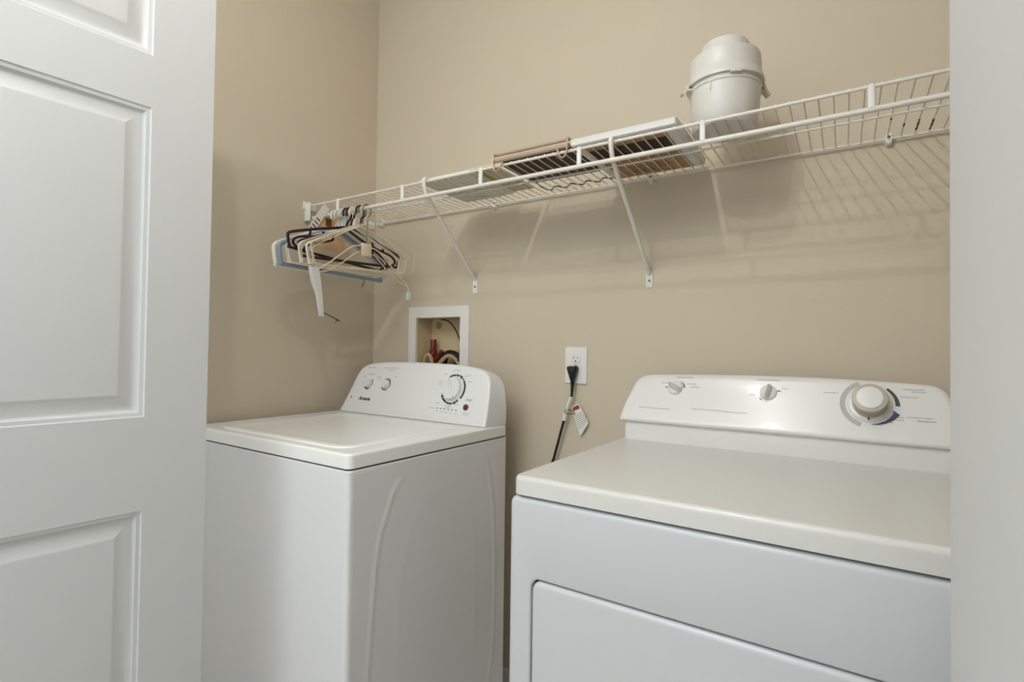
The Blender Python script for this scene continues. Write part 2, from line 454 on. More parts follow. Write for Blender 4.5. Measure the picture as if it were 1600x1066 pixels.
def small_dial(x, z, arcs, tilt):
    bm = bmesh.new()
    lathe(bm, [(0.0165, 0), (0.0165, 0.003), (0.0155, 0.006), (0.0145, 0.010), (0.0135, 0.0115), (0.001, 0.012)], 40)
    vs = box(bm, -0.0025, 0.0025, -0.0150, 0.0150, 0.010, 0.0150, 0.0018)
    o = wpart('control_knob', bm, KNOBW, x, z)
    o.rotation_euler = (Matrix.Rotation(R(90) - SA, 3, 'X') @ Matrix.Rotation(R(tilt), 3, 'Z')).to_euler()
    bm = bmesh.new()
    for a0, a1, rs in arcs: arcband(bm, 0.0185, 0.021, a0, a1, 0, 0.0006, rs=rs)
    wpart('dial_marking', bm, INK, x, z)
small_dial(-0.203, 1.0186, [(-30, 42, (0.0195, 0.0225)), (-150, -45, (0.0195, 0.0195)), (-140, -70, (0.0225, 0.022))], 60)
small_dial(-0.1135, 1.0182, [(-35, 60, (0.0205, 0.023)), (60, 130, (0.0225, 0.0195)), (-160, -50, (0.0225, 0.020))], 70)
bm = bmesh.new()
lathe(bm, [(0.0395, 0), (0.0395, 0.003), (0.037, 0.004), (0.0355, 0.012), (0.034, 0.014), (0.001, 0.0145)], 56)
box(bm, -0.0045, 0.0045, -0.033, 0.033, 0.0125, 0.0185, 0.0025)
o = wpart('cycle_knob', bm, KNOBW, 0.192, 1.0185)
o.rotation_euler = (Matrix.Rotation(R(90) - SA, 3, 'X') @ Matrix.Rotation(R(32), 3, 'Z')).to_euler()
bm = bmesh.new()
for a0, a1, r0, r1 in ((88, 122, .0425, .0475), (74, 85, .042, .0485), (60, 70, .0445, .0495), (52, 60, .042, .0495), (40, 47, .044, .0495), (28, 36, .043, .0495), (-38, 27, .0435, .0495), (128, 205, .0425, .0445),
                       (-150, -140, .042, .0495), (-138, -112, .0435, .0495), (-110, -78, .0445, .0495), (-75, -62, .043, .0495), (-60, -50, .042, .0485), (205, 214, .0425, .0465)):
    arcband(bm, r0, r1, a0, a1, 0, 0.0006)
wpart('dial_marking', bm, INK, 0.192, 1.0185)
bm = bmesh.new(); lathe(bm, [(0.0095, 0), (0.0095, 0.003), (0.008, 0.0042), (0.001, 0.0045)], 28)
wpart('start_button', bm, REDP, 0.2589, 0.9664)
for i in range(6):
    bm = bmesh.new(); box(bm, -0.0026, 0.0026, -0.0013, 0.0013, 0, 0.0008)
    wpart('indicator_light', bm, INK, 0.1444 + (0.222 - 0.1444) * i / 5, 0.9565 - 0.0012 * i / 5)
rr = random.Random(3)
def wl(x, z, wd, h=0.0022):
    bm = bmesh.new(); textbars(bm, 0, 0, wd, h, 0.0003, rr); wpart('printed_label', bm, INKG, x, z, 0, 0)
for a in ((-0.205, 1.0745, .042), (-0.122, 1.0755, .044), (-0.085, 1.0755, .035), (-0.098, 1.067, .026), (-0.205, 1.050, .02), (-0.187, 1.052, .012), (-0.232, 1.041, .016), (-0.158, 1.042, .022), (-0.155, 1.034, .02), (-0.075, 1.046, .014),
          (0.192, 1.0765, .03), (0.135, 1.038, .018), (0.133, 1.031, .014), (0.150, 1.063, .014), (0.235, 1.060, .016), (0.254, 1.043, .018), (0.247, 1.063, .012), (0.142, 0.972, .018), (0.187, 0.966, .03), (0.190, 0.961, .018), (0.215, 0.973, .018),
          (0.120, 0.956, .024), (0.145, 0.948, .012), (0.165, 0.947, .012), (0.185, 0.9465, .014), (0.203, 0.946, .012), (0.222, 0.945, .012), (0.262, 0.949, .03), (0.262, 0.944, .016)):
    wl(*a)
lettering('start_lettering', 'START', 0.0085, INKG, washer, wf(0.2654, 0.9885, 0.0002), WROT, bold=0.0001)
lettering('logo_lettering', 'Amana', 0.0175, INK, washer, wf(-0.205, 0.9652, 0.0002), WROT, shear=0.35, bold=0.0005, sx=1.22)
bm = bmesh.new(); box(bm, -0.0035, 0.0035, -0.0035, 0.0035, 0, 0.0003); wpart('emblem', bm, INKG, -0.275, 0.9674, 0, 0)
for x in (-0.30, 0.30):
    for y in (0.05, 0.54):
        bm = bmesh.new(); lathe(bm, [(0.018, 0), (0.018, 0.012), (0.008, 0.014), (0.008, 0.034)], 20)
        f_ = link('levelling_foot', bm, BLACKR, washer); f_.location = (x, y, 0)

# ------------------------------------------------------------------ dryer
DTH = -0.0264
dryer = empty('clothes_dryer', (-0.14663, 0.81627, 0), DTH,
              'white front-load clothes dryer with a wide slanted console and a large round timer dial', 'clothes dryer')
HD = 0.3685; DD = 0.64
bm = bmesh.new(); slab(bm, -HD, HD, 0.018, DD, 0.03, 0.878, 0.006, 0.004); link('cabinet', bm, ENAMEL_D, dryer)
def vloop(x0, x1, z0, z1, r, y, n=8): return [(x, y, z) for x, z in rrect(x0, x1, z0, z1, r, n)]
bm = bmesh.new()
fx, fz0, fz1 = 0.3755, 0.09, 0.8755
lps = []
lps.append(vloop(-fx, fx, fz0, fz1, 0.012, 0.0178))
for k in range(0, 7):
    a = R(90 * k / 6); ins = 0.010 * (1 - math.cos(a)); y = -0.003 + 0.010 * (1 - math.sin(a))
    lps.append(vloop(-fx + ins, fx - ins, fz0 + ins, fz1 - ins, max(0.014 - ins * .6, .004), y))
dx, dz0, dz1 = 0.3285, 0.20, 0.7345
for ins, y in ((-0.004, -0.003), (-0.002, -0.0024), (-0.0006, -0.001), (0.0, 0.002), (0.0, 0.014)):
    lps.append(vloop(-dx - (-ins if ins < 0 else 0) * 1, dx + (-ins if ins < 0 else 0), dz0 + ins, dz1 - ins, 0.020, y))
loft(bm, lps, True, False)
link('front_panel', bm, ENAMEL_D, dryer, 40)
bm = bmesh.new()
lps = [vloop(-dx - .001, dx + .001, dz0 - .001, dz1 + .001, 0.02, 0.0125), vloop(-dx - .001, dx + .001, dz0 - .001, dz1 + .001, 0.02, 0.0135)]
loft(bm, lps); link('door_recess', bm, GAP, dryer)  # dark sheet: shade of the door gap in its colour
bm = bmesh.new()
gp = 0.0026; lps = [vloop(-dx + gp, dx - gp, dz0 + gp, dz1 - gp, 0.018, 0.012)]
for k in range(0, 9):
    a = R(90 * k / 8); ins = 0.009 * (1 - math.cos(a)); y = -0.005 + 0.009 * (1 - math.sin(a))
    lps.append(vloop(-dx + gp + ins, dx - gp - ins, dz0 + gp + ins, dz1 - gp - ins, max(0.019 - ins * .5, .004), y))
loft(bm, lps); link('dryer_door', bm, ENAMEL_D, dryer, 60)
bm = bmesh.new(); slab(bm, -HD + .004, HD - .004, 0.006, DD - .004, 0.8745, 0.8815, 0.010, 0.001); link('seam_shade', bm, GAP, dryer)  # painted shade in the gap under the top panel
bm = bmesh.new(); slab(bm, -HD - .002, HD + .002, -0.004, DD, 0.8795, 0.914, 0.020, 0.0095, both=False); link('top_panel', bm, ENAMEL_D_LIT, dryer, 60)
# console: plain riser below, slanted face above
bm = bmesh.new(); slab(bm, -0.360, 0.360, 0.511, 0.636, 0.9138, 0.962, 0.010, 0.001); link('console_riser', bm, PLASTIC_D, dryer)
SB = R(25); UY, UZ = 0.50, 0.965
o2 = [(-0.3695, 0.960), (0.3695, 0.960), (0.3700, 0.975), (0.3620, 1.010), (0.3500, 1.045), (0.3420, 1.064), (0.330, 1.075), (0.308, 1.0815), (0.23, 1.0855), (0.10, 1.0888), (0.0, 1.0895), (-0.10, 1.0888), (-0.23, 1.0855), (-0.308, 1.0815), (-0.330, 1.075), (-0.3420, 1.064), (-0.350, 1.045), (-0.362, 1.010), (-0.3700, 0.975)]
o2 = [(x * 0.905 if x > 0.2 else x, z) for x, z in o2]
d2 = dens(o2)
loops = []
ER = 0.012
for k in range(0, 9):
    a = R(90 * k / 8); ins = ER * (1 - math.sin(a)); dep = ER * (1 - math.cos(a))
    pl = inset2(d2, ins)
    loops.append([(x, UY + (z - UZ) * math.tan(SB) + dep, z) for x, z in pl])
loops.append([(x, 0.600, z - (0.002 if z > 1.0 else 0)) for x, z in d2])
loops.append([(x, 0.634, z - (0.006 if z > 1.0 else 0)) for x, z in inset2(d2, 0.001)])
bm = bmesh.new(); loft(bm, loops)
link('console', bm, PLASTIC_D, dryer, 40)
def df(x, z, off=0.0):
    return Vector((x, UY + (z - UZ) * math.tan(SB), z)) + Vector((0, -math.cos(SB), math.sin(SB))) * off
DROT = (R(90) - SB, 0, 0)
def dpart(name, bm, m, x, z, off=0.0, smooth=35, tilt=0):
    o = link(name, bm, m, dryer, smooth); o.location = df(x, z, off)
    o.rotation_euler = (Matrix.Rotation(R(90) - SB, 3, 'X') @ Matrix.Rotation(R(tilt), 3, 'Z')).to_euler(); return o
def ridge_knob(x, z, tilt, blade, name='control_knob'):
    bm = bmesh.new()
    lathe(bm, [(0.0185, 0), (0.0185, 0.002), (0.0172, 0.0045), (0.0165, 0.005), (0.001, 0.0055)], 40)
    lps = []
    for zz_, hw_, hl in ((0.004, 0.0075, 0.0180), (0.012, 0.0050, 0.0172), (0.0195, 0.0032, 0.0150), (0.0210, 0.0018, 0.0135)):
        lps.append([(px * hw_ / 0.0075, py * hl / 0.018, zz_) for px, py in rrect(-0.0075, 0.0075, -0.018, 0.018, 0.007, 5)])
    loft(bm, lps)
    o = dpart(name, bm, KNOBW, x, z, 0, 40, tilt)
    if blade:
        bm = bmesh.new(); box(bm, -0.0016, 0.0016, -0.0135, 0.0135, 0, 0.0012, 0.0005)
        q = link('knob_pointer', bm, TAUPE, o); q.location = (0, 0, 0.0205)
ridge_knob(-0.234, 1.0521, 62, True)
ridge_knob(-0.018, 1.0515, -12, True)
bm = bmesh.new()
arcband(bm, 0.0215, 0.0245, 2, 55, 0, 0.0006, rs=(0.0250, 0.0225)); dpart('dial_marking', bm, INK, -0.234, 1.0521, 0)
bm = bmesh.new(); box(bm, -0.0245, -0.0190, -0.001, 0.0015, 0, 0.0006)
dpart('dial_marking', bm, INK, -0.234, 1.0521, 0)
bm = bmesh.new()
box(bm, 0.019, 0.026, 0.004, 0.0062, 0, 0.0006); dpart('dial_marking', bm, INK, -0.018, 1.0515, 0)
bm = bmesh.new(); arcband(bm, 0.0215, 0.0235, -140, -122, 0, 0.0006)
dpart('dial_marking', bm, INK, -0.018, 1.0515, 0)
# timer dial
cx_, cz_ = 0.178, 1.0385
bm = bmesh.new(); lathe(bm, [(0.0405, 0), (0.0405, 0.0012), (0.0395, 0.0022), (0.036, 0.0034), (0.001, 0.0036)], 64)
dpart('dial_plate', bm, KNOBW, cx_, cz_)
bm = bmesh.new()
lathe(bm, [(0.0315, 0.002), (0.0312, 0.005), (0.026, 0.010), (0.024, 0.018), (0.0262, 0.0245), (0.0300, 0.0275), (0.0318, 0.0300), (0.0318, 0.0350), (0.0305, 0.0375), (0.024, 0.0385), (0.001, 0.0385)], 64)
tk = dpart('timer_knob', bm, TAUPE, cx_, cz_)
bm = bmesh.new(); lathe(bm, [(0.0240, 0), (0.0240, 0.0015), (0.0228, 0.0026), (0.012, 0.0032), (0.001, 0.0034)], 48)
q = link('knob_cap', bm, KNOBW, tk); q.location = (0, 0, 0.038)
bm = bmesh.new(); box(bm, -0.0011, 0.0011, -0.0035, 0.0035, 0, 0.0006)
q = dpart('pointer_mark', bm, INK, cx_ - 0.002, cz_ - 0.0335 * math.cos(SB), 0.0036)
bm = bmesh.new(); arcband(bm, 0.0440, 0.0540, 112, 252, 0, 0.0006); dpart('grey_dial_band', bm, INKS, cx_, cz_)
bm = bmesh.new(); arcband(bm, 0.0440, 0.0520, -2, 50, 0, 0.0006, rs=(0.0520, 0.0490)); dpart('green_dial_band', bm, INKGR, cx_, cz_)
bm = bmesh.new(); arcband(bm, 0.0440, 0.0540, -86, -22, 0, 0.0006, rs=(0.0445, 0.0550)); arcband(bm, 0.042, 0.056, -22, -17, 0, 0.0006, rs=(0.0560, 0.0430)); dpart('blue_dial_band', bm, INKB, cx_, cz_)
rr = random.Random(5)
def dl(x, z, wd, h=0.0024):
    bm = bmesh.new(); textbars(bm, 0, 0, wd, h, 0.0003, rr); dpart('printed_label', bm, INKG, x, z, 0, 0)
for a in ((-0.212, 1.0785, .045), (-0.26, 1.063, .022), (-0.195, 1.063, .024), (-0.185, 1.0555, .022), (-0.280, 0.9985, .080, .0022), (-0.150, 1.0035, .075, .0022), (-0.085, 1.002, .055, .0022), (-0.018, 1.0795, .050), (0.018, 1.062, .014), (-0.05, 1.045, .012),
          (0.108, 1.058, .028), (0.252, 1.0715, .038), (0.262, 1.067, .025), (0.246, 1.056, .030), (0.208, 1.004, .022), (0.190, 0.998, .016), (0.225, 1.010, .022), (0.262, 1.0165, .042), (0.230, 1.015, .014), (0.272, 1.0105, .030, .0034), (0.150, 1.0055, .012)):
    dl(*a)
for x in (-0.32, 0.32):
    for y in (0.05, 0.58):
        bm = bmesh.new(); lathe(bm, [(0.018, 0), (0.018, 0.012), (0.008, 0.014), (0.008, 0.034)], 20)
        f_ = link('levelling_foot', bm, BLACKR, dryer); f_.location = (x, y, 0)

# ------------------------------------------------------------------ wire shelf
SX0, SX1 = LX + 0.012, 0.415
SZ = 1.645; YF, YM, YB = 1.180, 1.330, 1.488
shelf = empty('wire_shelf', (0, 0, 0), 0, 'long white vinyl-coated wire shelf on the back wall above the washer and dryer', 'shelf')
bm = bmesh.new(); tube(bm, [(SX0 + .01, YF, SZ), (SX1, YF, SZ)], 0.0036, 10); link('front_rail', bm, VINYL, shelf)
bm = bmesh.new(); tube(bm, [(SX0 + .01, YM, SZ - .004), (SX1, YM, SZ - .004)], 0.0027, 8); link('middle_rail', bm, VINYL, shelf)
bm = bmesh.new(); tube(bm, [(SX0 + .01, YB, SZ), (SX1, YB, SZ)], 0.0032, 8); link('back_rail', bm, VINYL, shelf)
bm = bmesh.new(); tube(bm, [(-1.585, YF, 1.6005), (SX1, YF, 1.6015)], 0.0056, 14); link('hanging_rod', bm, VINYL, shelf)
x = 0.1091 - 0.0255 * 68 ; i = 0
wire_me = None
while x < SX1 - 0.005:
    if x > SX0 + 0.012:
        if wire_me is None:
            bm = bmesh.new(); tube(bm, [(0, YF - 0.0008, SZ + .0042), (0, YF + .01, SZ + .0016), (0, YM, SZ + .0002), (0, YB, SZ + .003)], 0.00155, 6)
            o = link('deck_wire', bm, VINYL, shelf); wire_me = o.data; o.location = (x, 0, 0)
        else:
            o = bpy.data.objects.new('deck_wire', wire_me); COL.objects.link(o); o.parent = shelf; o.location = (x, 0, 0)
    x += 0.0255
for px in (-1.455, -1.156, -0.858, -0.557, -0.262, 0.0426, 0.345):
    bm = bmesh.new()
    loops = []
    for z, hw_, hy in ((1.6035, 0.0062, 0.0065), (1.606, 0.0062, 0.004), (1.640, 0.0062, 0.004), (1.6475, 0.0062, 0.0055), (1.6495, 0.005, 0.004)):
        loops.append([(px + a, YF + b, z) for a, b in rrect(-hw_, hw_, -hy, hy, min(hw_, hy) * .8, 3)])
    loft(bm, loops); link('rod_support', bm, WHITEP, shelf)
def brace(xt, xb, zb, plate):
    bm = bmesh.new()
    tube(bm, smoothpath([(xt + .002, YF + .012, SZ + .002), (xt, YF - .003, SZ + .0075), (xt - .001, YF - .008, SZ - .004), (xt - .001, YF + .002, 1.612), (xt - .002, YF + .03, 1.585)], 5) + [(xb, BY - 0.012, zb + .008), (xb, BY - 0.0045, zb - .002)], 0.0060, 10)
    b = link('diagonal_brace', bm, VINYL, shelf)
    bm = bmesh.new()
    z0, z1 = plate
    loft(bm, [[(xb + a, y, z) for a, z in rrect(-0.0095, 0.0095, z0, z1, 0.004, 4)] for y in (BY - .0003, BY - .0030)])
    link('brace_foot', bm, WHITEP, b)
    bm = bmesh.new(); lathe(bm, [(0.0036, 0), (0.0036, 0.0015), (0.001, 0.0026)], 16); s = link('screw', bm, SCREW, b)
    s.rotation_euler = (R(90), 0, 0); s.location = (xb, BY - .003, z0 + (z1 - z0) * .42)
brace(-1.060, -1.106, 1.395, (1.343, 1.398))
brace(-0.470, -0.479, 1.372, (1.330, 1.378))
for cxp, cz in ((-1.568, 0), (-1.02, 0), (-0.474, 0), (0.0864, 0)):
    bm = bmesh.new()
    loops = []
    for y, s_ in ((BY - .0003, 1), (BY - .010, 1), (BY - .016, .8)):
        loops.append([(cxp + a * s_, y, SZ + .002 + b * s_) for a, b in rrect(-.0075, .0075, -.016, .012, .006, 4)])
    loft(bm, loops); c = link('wall_clip', bm, WHITEP, shelf)
    bm = bmesh.new(); lathe(bm, [(0.003, 0), (0.003, 0.0015), (0.001, 0.002)], 12); s = link('screw', bm, SCREW, c)
    s.rotation_euler = (R(90), 0, 0); s.location = (cxp, BY - .016, SZ + .004)
# rust on a few deck wires at the right end
RUSTM = mat('rust', (92, 56, 28), 0.9, noise=0.3, nscale=400)
for k_, ya, yb in ((0, 1.405, 1.425), (1, 1.395, 1.46), (2, 1.41, 1.475), (-1, 1.36, 1.372)):
    rx_ = 0.1091 + 0.0255 * k_
    bm = bmesh.new(); zf = lambda y: SZ + .0002 + (y - YM) / (YB - YM) * .0028
    tube(bm, smoothpath([(rx_, ya, zf(ya)), (rx_ + .0003, (ya + yb) / 2, zf((ya + yb) / 2)), (rx_, yb, zf(yb))], 4), [.0016 + .0007 * random.random() for _ in range(9)], 7)
    link('rust_spot', bm, RUSTM, shelf)
# end bracket on the left wall
bm = bmesh.new()
box(bm, LX + .0004, LX + .004, 1.160, 1.215, 1.632, 1.660, .001)
box(bm, LX + .0004, LX + .030, 1.168, 1.1715, 1.588, 1.655, .001)
box(bm, LX + .0004, LX + .030, 1.168, 1.192, 1.588, 1.5915, .001)
eb = link('end_bracket', bm, WHITEP, shelf)
bm = bmesh.new(); lathe(bm, [(0.0035, 0), (0.0035, 0.0015), (0.001, 0.002)], 12); s = link('screw', bm, SCREW, eb)
s.rotation_euler = (0, R(90), 0); s.location = (LX + .004, 1.176, 1.648)
bm = bmesh.new()
box(bm, LX + .0004, LX + .004, 1.30, 1.345, 1.625, 1.655, .001); link('end_clip', bm, WHITEP, shelf)
bm = bmesh.new(); box(bm, LX + .0004, LX + .004, 1.455, 1.495, 1.625, 1.655, .001); link('end_clip', bm, WHITEP, shelf)

# ------------------------------------------------------------------ things lying on the shelf
DZ = SZ + 0.0060      # top of the deck wires near the front
# white tub with a stepped lid
bk = empty('plastic_tub', (-0.234, 1.272, DZ), 0, 'white round plastic tub with a stepped lid and side clips standing on the wire shelf', 'plastic tub')
bm = bmesh.new(); lathe(bm, [(0.060, 0.0), (0.066, 0.001), (0.070, 0.006), (0.0735, 0.05), (0.0765, 0.098), (0.0785, 0.100), (0.0790, 0.104), (0.0775, 0.106), (0.0775, 0.125)], 72)
link('tub_body', bm, BUCKET, bk)
bm = bmesh.new(); lathe(bm, [(0.0780, 0.1125), (0.0838, 0.1125), (0.0842, 0.116), (0.0830, 0.121), (0.0795, 0.133), (0.0780, 0.140), (0.0768, 0.160), (0.0762, 0.178), (0.0745, 0.184), (0.0700, 0.187), (0.0530, 0.1875), (0.0515, 0.190), (0.0512, 0.217), (0.0495, 0.2205), (0.046, 0.2215), (0.001, 0.2215)], 72)
link('tub_lid', bm, BUCKET, bk)
for ang in (30, 214):
    bm = bmesh.new()
    loft(bm, [[(0.083, a, 0.120) for a in (-.009, .009)] + [(0.088, a, 0.121) for a in (.009, -.009)],
              [(0.088, a, 0.103) for a in (-.009, .009)] + [(0.093, a, 0.104) for a in (.009, -.009)],
              [(0.096, a, 0.090) for a in (-.008, .008)] + [(0.102, a, 0.093) for a in (.008, -.008)]])
    box(bm, 0.078, 0.090, -0.0085, 0.0085, 0.100, 0.106, .001)
    c = link('side_clip', bm, BUCKET2, bk); c.rotation_euler = (0, 0, R(ang))
bm = bmesh.new()
for k in range(5):
    pass
arcband(bm, 0.0780, 0.0852, -72, -56, 0.1085, 0.1150); link('lid_tab', bm, BUCKET, bk)
bm = bmesh.new()
for z0, z1 in ((0.080, 0.1125),):
    box(bm, -0.0009, 0.0009, -0.0008, 0.0008, z0, z1)
s = link('moulding_seam', bm, BUCKET2, bk); s.location = (-0.017, -0.0762, 0)
bk.scale = (1, 1, 0.90)
# shallow white tray with a cardboard underside
tr = empty('storage_tray', (0, 0, 0), 0, 'flat white tray with a brown printed cardboard underside beside the white tub', 'tray')
bm = bmesh.new()
tx0, tx1, ty0, ty1 = -0.578, -0.318, 1.172, 1.470
lps = []
for ins, z in ((0.004, DZ + .0008), (0, DZ + .003), (-.001, DZ + .014), (-.002, DZ + .0165), (0.0, DZ + .0180), (.004, DZ + .016), (.006, DZ + .006)):
    lps.append([(x, y, z) for x, y in rrect(tx0 + ins, tx1 - ins, ty0 + ins, ty1 - ins, 0.006, 4)])
loft(bm, lps); link('tray_body', bm, TRAYW, tr, 40)
bm = bmesh.new(); box(bm, -0.552, -0.350, 1.190, 1.462, DZ, DZ + .0009); cb = link('cardboard_base', bm, CARD, tr, 0)
bm = bmesh.new(); box(bm, -0.5515, -0.3505, 1.225, 1.300, DZ - .0003, DZ + .0003); link('dark_print_band', bm, CARDD, cb, 0)
bm = bmesh.new(); rr = random.Random(9)
for yy, w_, h_ in ((1.385, .10, .003), (1.395, .08, .002), (1.405, .11, .002), (1.415, .09, .003), (1.428, .06, .006), (1.44, .09, .002)):
    cx = -0.50
    while cx < -0.50 + w_:
        l = rr.uniform(.004, .010); box(bm, cx, cx + l, yy - h_ / 2, yy + h_ / 2, DZ - .0003, DZ + .0002); cx += l + .003
link('printed_text', bm, CARDD, cb, 0)
# over-the-door hook rack
rk = empty('hook_rack', (0, 0, 0), 0, 'brown board hook rack with tan metal rails and hooks lying on the wire shelf', 'hook rack')
bm = bmesh.new(); box(bm, -0.800, -0.5805, 1.200, 1.373, DZ, DZ + .016, .002); link('rack_board', bm, WOOD, rk)
bm = bmesh.new(); tube(bm, [(-0.812, 1.176, DZ + .007), (-0.582, 1.176, DZ + .007)], .0052, 10); link('metal_rail', bm, TAN, rk)
bm = bmesh.new(); tube(bm, [(-0.812, 1.180, DZ + .024), (-0.582, 1.180, DZ + .024)], .0038, 10); link('metal_rail', bm, TAN, rk)
for hx, s_ in ((-0.806, 1), (-0.588, -1)):
    bm = bmesh.new()
    pts = [(hx - .003 * s_, 1.172, DZ + .028), (hx - .003 * s_, 1.168, DZ + .010), (hx - .001 * s_, 1.168, DZ - .014), (hx + .008 * s_, 1.168, DZ - .024), (hx + .018 * s_, 1.169, DZ - .018), (hx + .026 * s_, 1.171, DZ + .001)]
    tube(bm, smoothpath(pts, 6), .0024, 8); link('metal_hook', bm, TAN, rk)
bm = bmesh.new()
pts = [(-0.790, 1.365, DZ + .003), (-0.800, 1.42, DZ + .003)]
for k in range(0, 41):
    t = k / 40; pts.append((-0.797 + 0.217 * t, 1.452 + 0.013 * math.sin(t * 2 * pi * 4.0 + 0.5), DZ + .003))
tube(bm, pts, .0020, 7); link('wavy_wire', bm, BLACKW, rk)
# papers at the left
bo = empty('instruction_booklet', (0, 0, 0), 0, 'flat white instruction booklet with a dark back edge on the shelf above the brace', 'booklet')
bm = bmesh.new(); box(bm, -1.100, -0.905, 1.196, 1.430, DZ, DZ + .009, .001); link('cover', bm, PAPER, bo, 0)
bm = bmesh.new(); box(bm, -1.092, -0.945, 1.4285, 1.4315, DZ - .0002, DZ + .009); link('spine_edge', bm, CARDD, bo, 0)
bm = bmesh.new()
for k, yy in enumerate((1.395, 1.402, 1.409)):
    box(bm, -1.06 + .01 * k, -0.99, yy, yy + .0015, DZ - .0003, DZ + .0002)
link('printed_text', bm, INKG, bo, 0)
mg = empty('folded_leaflet', (0, 0, 0), 0, 'cream and yellow-green printed leaflet lying between the booklet and the hook rack', 'leaflet')
bm = bmesh.new(); box(bm, -0.900, -0.820, 1.184, 1.415, DZ, DZ + .006, .001); link('cover', bm, PAPER2, mg, 0)
bm = bmesh.new()
box(bm, -0.893, -0.872, 1.19, 1.285, DZ - .0002, DZ + .0002)
link('printed_stripe', bm, GREENP, mg, 0)
bg = bmesh.new(); rr = random.Random(2)
N1, N2 = 12, 8; gg = []
for i in range(N1 + 1):
    row = []
    for j in range(N2 + 1):
        u, v = i / N1, j / N2
        h = 0.010 + 0.016 * math.sin(pi * u) ** 2 * math.sin(pi * v) * rr.uniform(.5, 1.1)
        row.append(bg.verts.new((-1.03 + 0.14 * u, 1.20 + 0.10 * v, DZ + h)))
    gg.append(row)
for i in range(N1):
    for j in range(N2): bg.faces.new((gg[i][j], gg[i + 1][j], gg[i + 1][j + 1], gg[i][j + 1]))
bmesh.ops.solidify(bg, geom=bg.faces[:], thickness=0.0006)
tag(link('plastic_bag', bg, CLEAR, None, 60), 'crumpled clear plastic bag on top of the white booklet on the shelf', 'plastic bag')

# ------------------------------------------------------------------ hangers
RZ = 1.6010; RR = 0.0056
def hook_pts(r=0.016, neck=-0.060):
    top = RR + r * 0 
    c = (0, RR + 0.0032 - r)          # centre of hook circle (y, z) relative to the rod axis
    pts = []
    for k in range(0, 15):
        a = R(-35 + 215 * k / 14)     # from the open end over the top
        pts.append((0, c[0] - r * math.cos(a) * 1.0, c[1] + r * math.sin(a)))
    pts.append((0, c[0] + r * 0.85, c[1] - r * 0.75)); pts.append((0, c[0] + r * .25, c[1] - r * 1.35)); pts.append((0, 0, neck + .006)); pts.append((0, 0, neck))
    return pts
def body_tubular(hw, drop, bar, tipr=0.016, apex=-0.058):
    pts = [(0, 0, apex), (0, hw * .10, apex - .006), (0, hw * .5, apex - drop * .45), (0, hw * .9, apex - drop * .86), (0, hw, apex - drop), (0, hw + .004, apex - drop - tipr * .7), (0, hw - .004, bar + .004), (0, hw - .018, bar),
           (0, 0, bar - .001), (0, -hw + .018, bar), (0, -hw + .004, bar + .004), (0, -hw - .004, apex - drop - tipr * .7), (0, -hw, apex - drop), (0, -hw * .9, apex - drop * .86), (0, -hw * .5, apex - drop * .45), (0, -hw * .10, apex - .006)]
    return smoothpath(pts, 5, True)
HG = 'hangers crowded at the left end of the shelf rod'
def mk_hanger(name, label, X, m, kind, rx=0.0, rz=0.0, hookm=None, cy=0.0):
    t = bpy.data.objects.new(name, None); COL.objects.link(t); t.location = (X, YF, RZ); t.empty_display_size = .05
    t.rotation_euler = (R(rx), 0, R(rz)); tag(t, label, 'clothes hanger', HG)
    if kind == 'plastic':
        bm = bmesh.new(); tube(bm, hook_pts(0.017, -.056), .0030, 8); link('hook', bm, hookm or m, t)
        bm = bmesh.new(); tube(bm, [(p[0], p[1] + cy, p[2]) for p in body_tubular(.207, .082, -.196)], .0031, 8, True); link('frame', bm, m, t)
    elif kind == 'dark':
        bm = bmesh.new(); tube(bm, hook_pts(0.018, -.056), .0034, 8); link('hook', bm, hookm or m, t)
        bm = bmesh.new(); tube(bm, [(p[0], p[1] + cy, p[2]) for p in body_tubular(.212, .070, -.170, .012)], .0046, 8, True); link('frame', bm, m, t)
        for s in (-1, 1):     # strap slot: an inner loop under each shoulder
            bm = bmesh.new()
            tube(bm, smoothpath([(0, s * .085 + cy, -.094), (0, s * .088 + cy, -.106), (0, s * .100 + cy, -.112), (0, s * .165 + cy, -.128), (0, s * .190 + cy, -.140), (0, s * .196 + cy, -.155), (0, s * .17 + cy, -.170)], 5), .0040, 8)
            tube(bm, [(0, s * .135 + cy, -.103), (0, s * .138 + cy, -.122)], .0036, 8)
            link('strap_slot', bm, m, t)
    elif kind == 'wire':
        bm = bmesh.new(); tube(bm, hook_pts(0.017, -.050), .0015, 6); link('hook', bm, hookm or m, t)
        bm = bmesh.new(); tube(bm, [(p[0], p[1] + cy, p[2]) for p in body_tubular(.203, .090, -.200, .008, -.052)], .0017, 6, True); link('frame', bm, m, t)
    elif kind == 'thick':
        bm = bmesh.new(); tube(bm, hook_pts(0.019, -.056), .0034, 8); link('hook', bm, hookm or m, t)
        bm = bmesh.new(); tube(bm, [(p[0], p[1] + cy, p[2]) for p in body_tubular(.212, .088, -.206, .022)], .0068, 10, True); link('frame', bm, m, t)
    return t
mk_hanger('clothes_hanger', 'thick white plastic hanger nearest the left wall, sticking out farthest left', -1.466, HWHITE, 'thick', 0.2, 3, HMINT, -.018)
mk_hanger('clothes_hanger', 'blue-grey thick plastic hanger with a mint hook', -1.449, HBLUE, 'thick', -0.2, 2, HMINT, -.008)
mk_hanger('clothes_hanger', 'mint-hooked white hanger just right of the blue-grey one', -1.434, HMINT, 'plastic', 0.6, 1.5, HMINT, .0)
mk_hanger('clothes_hanger', 'mint-hooked white hanger just left of the first maroon one', -1.423, HWHITE, 'plastic', 1.2, 2, HMINT, -.004)
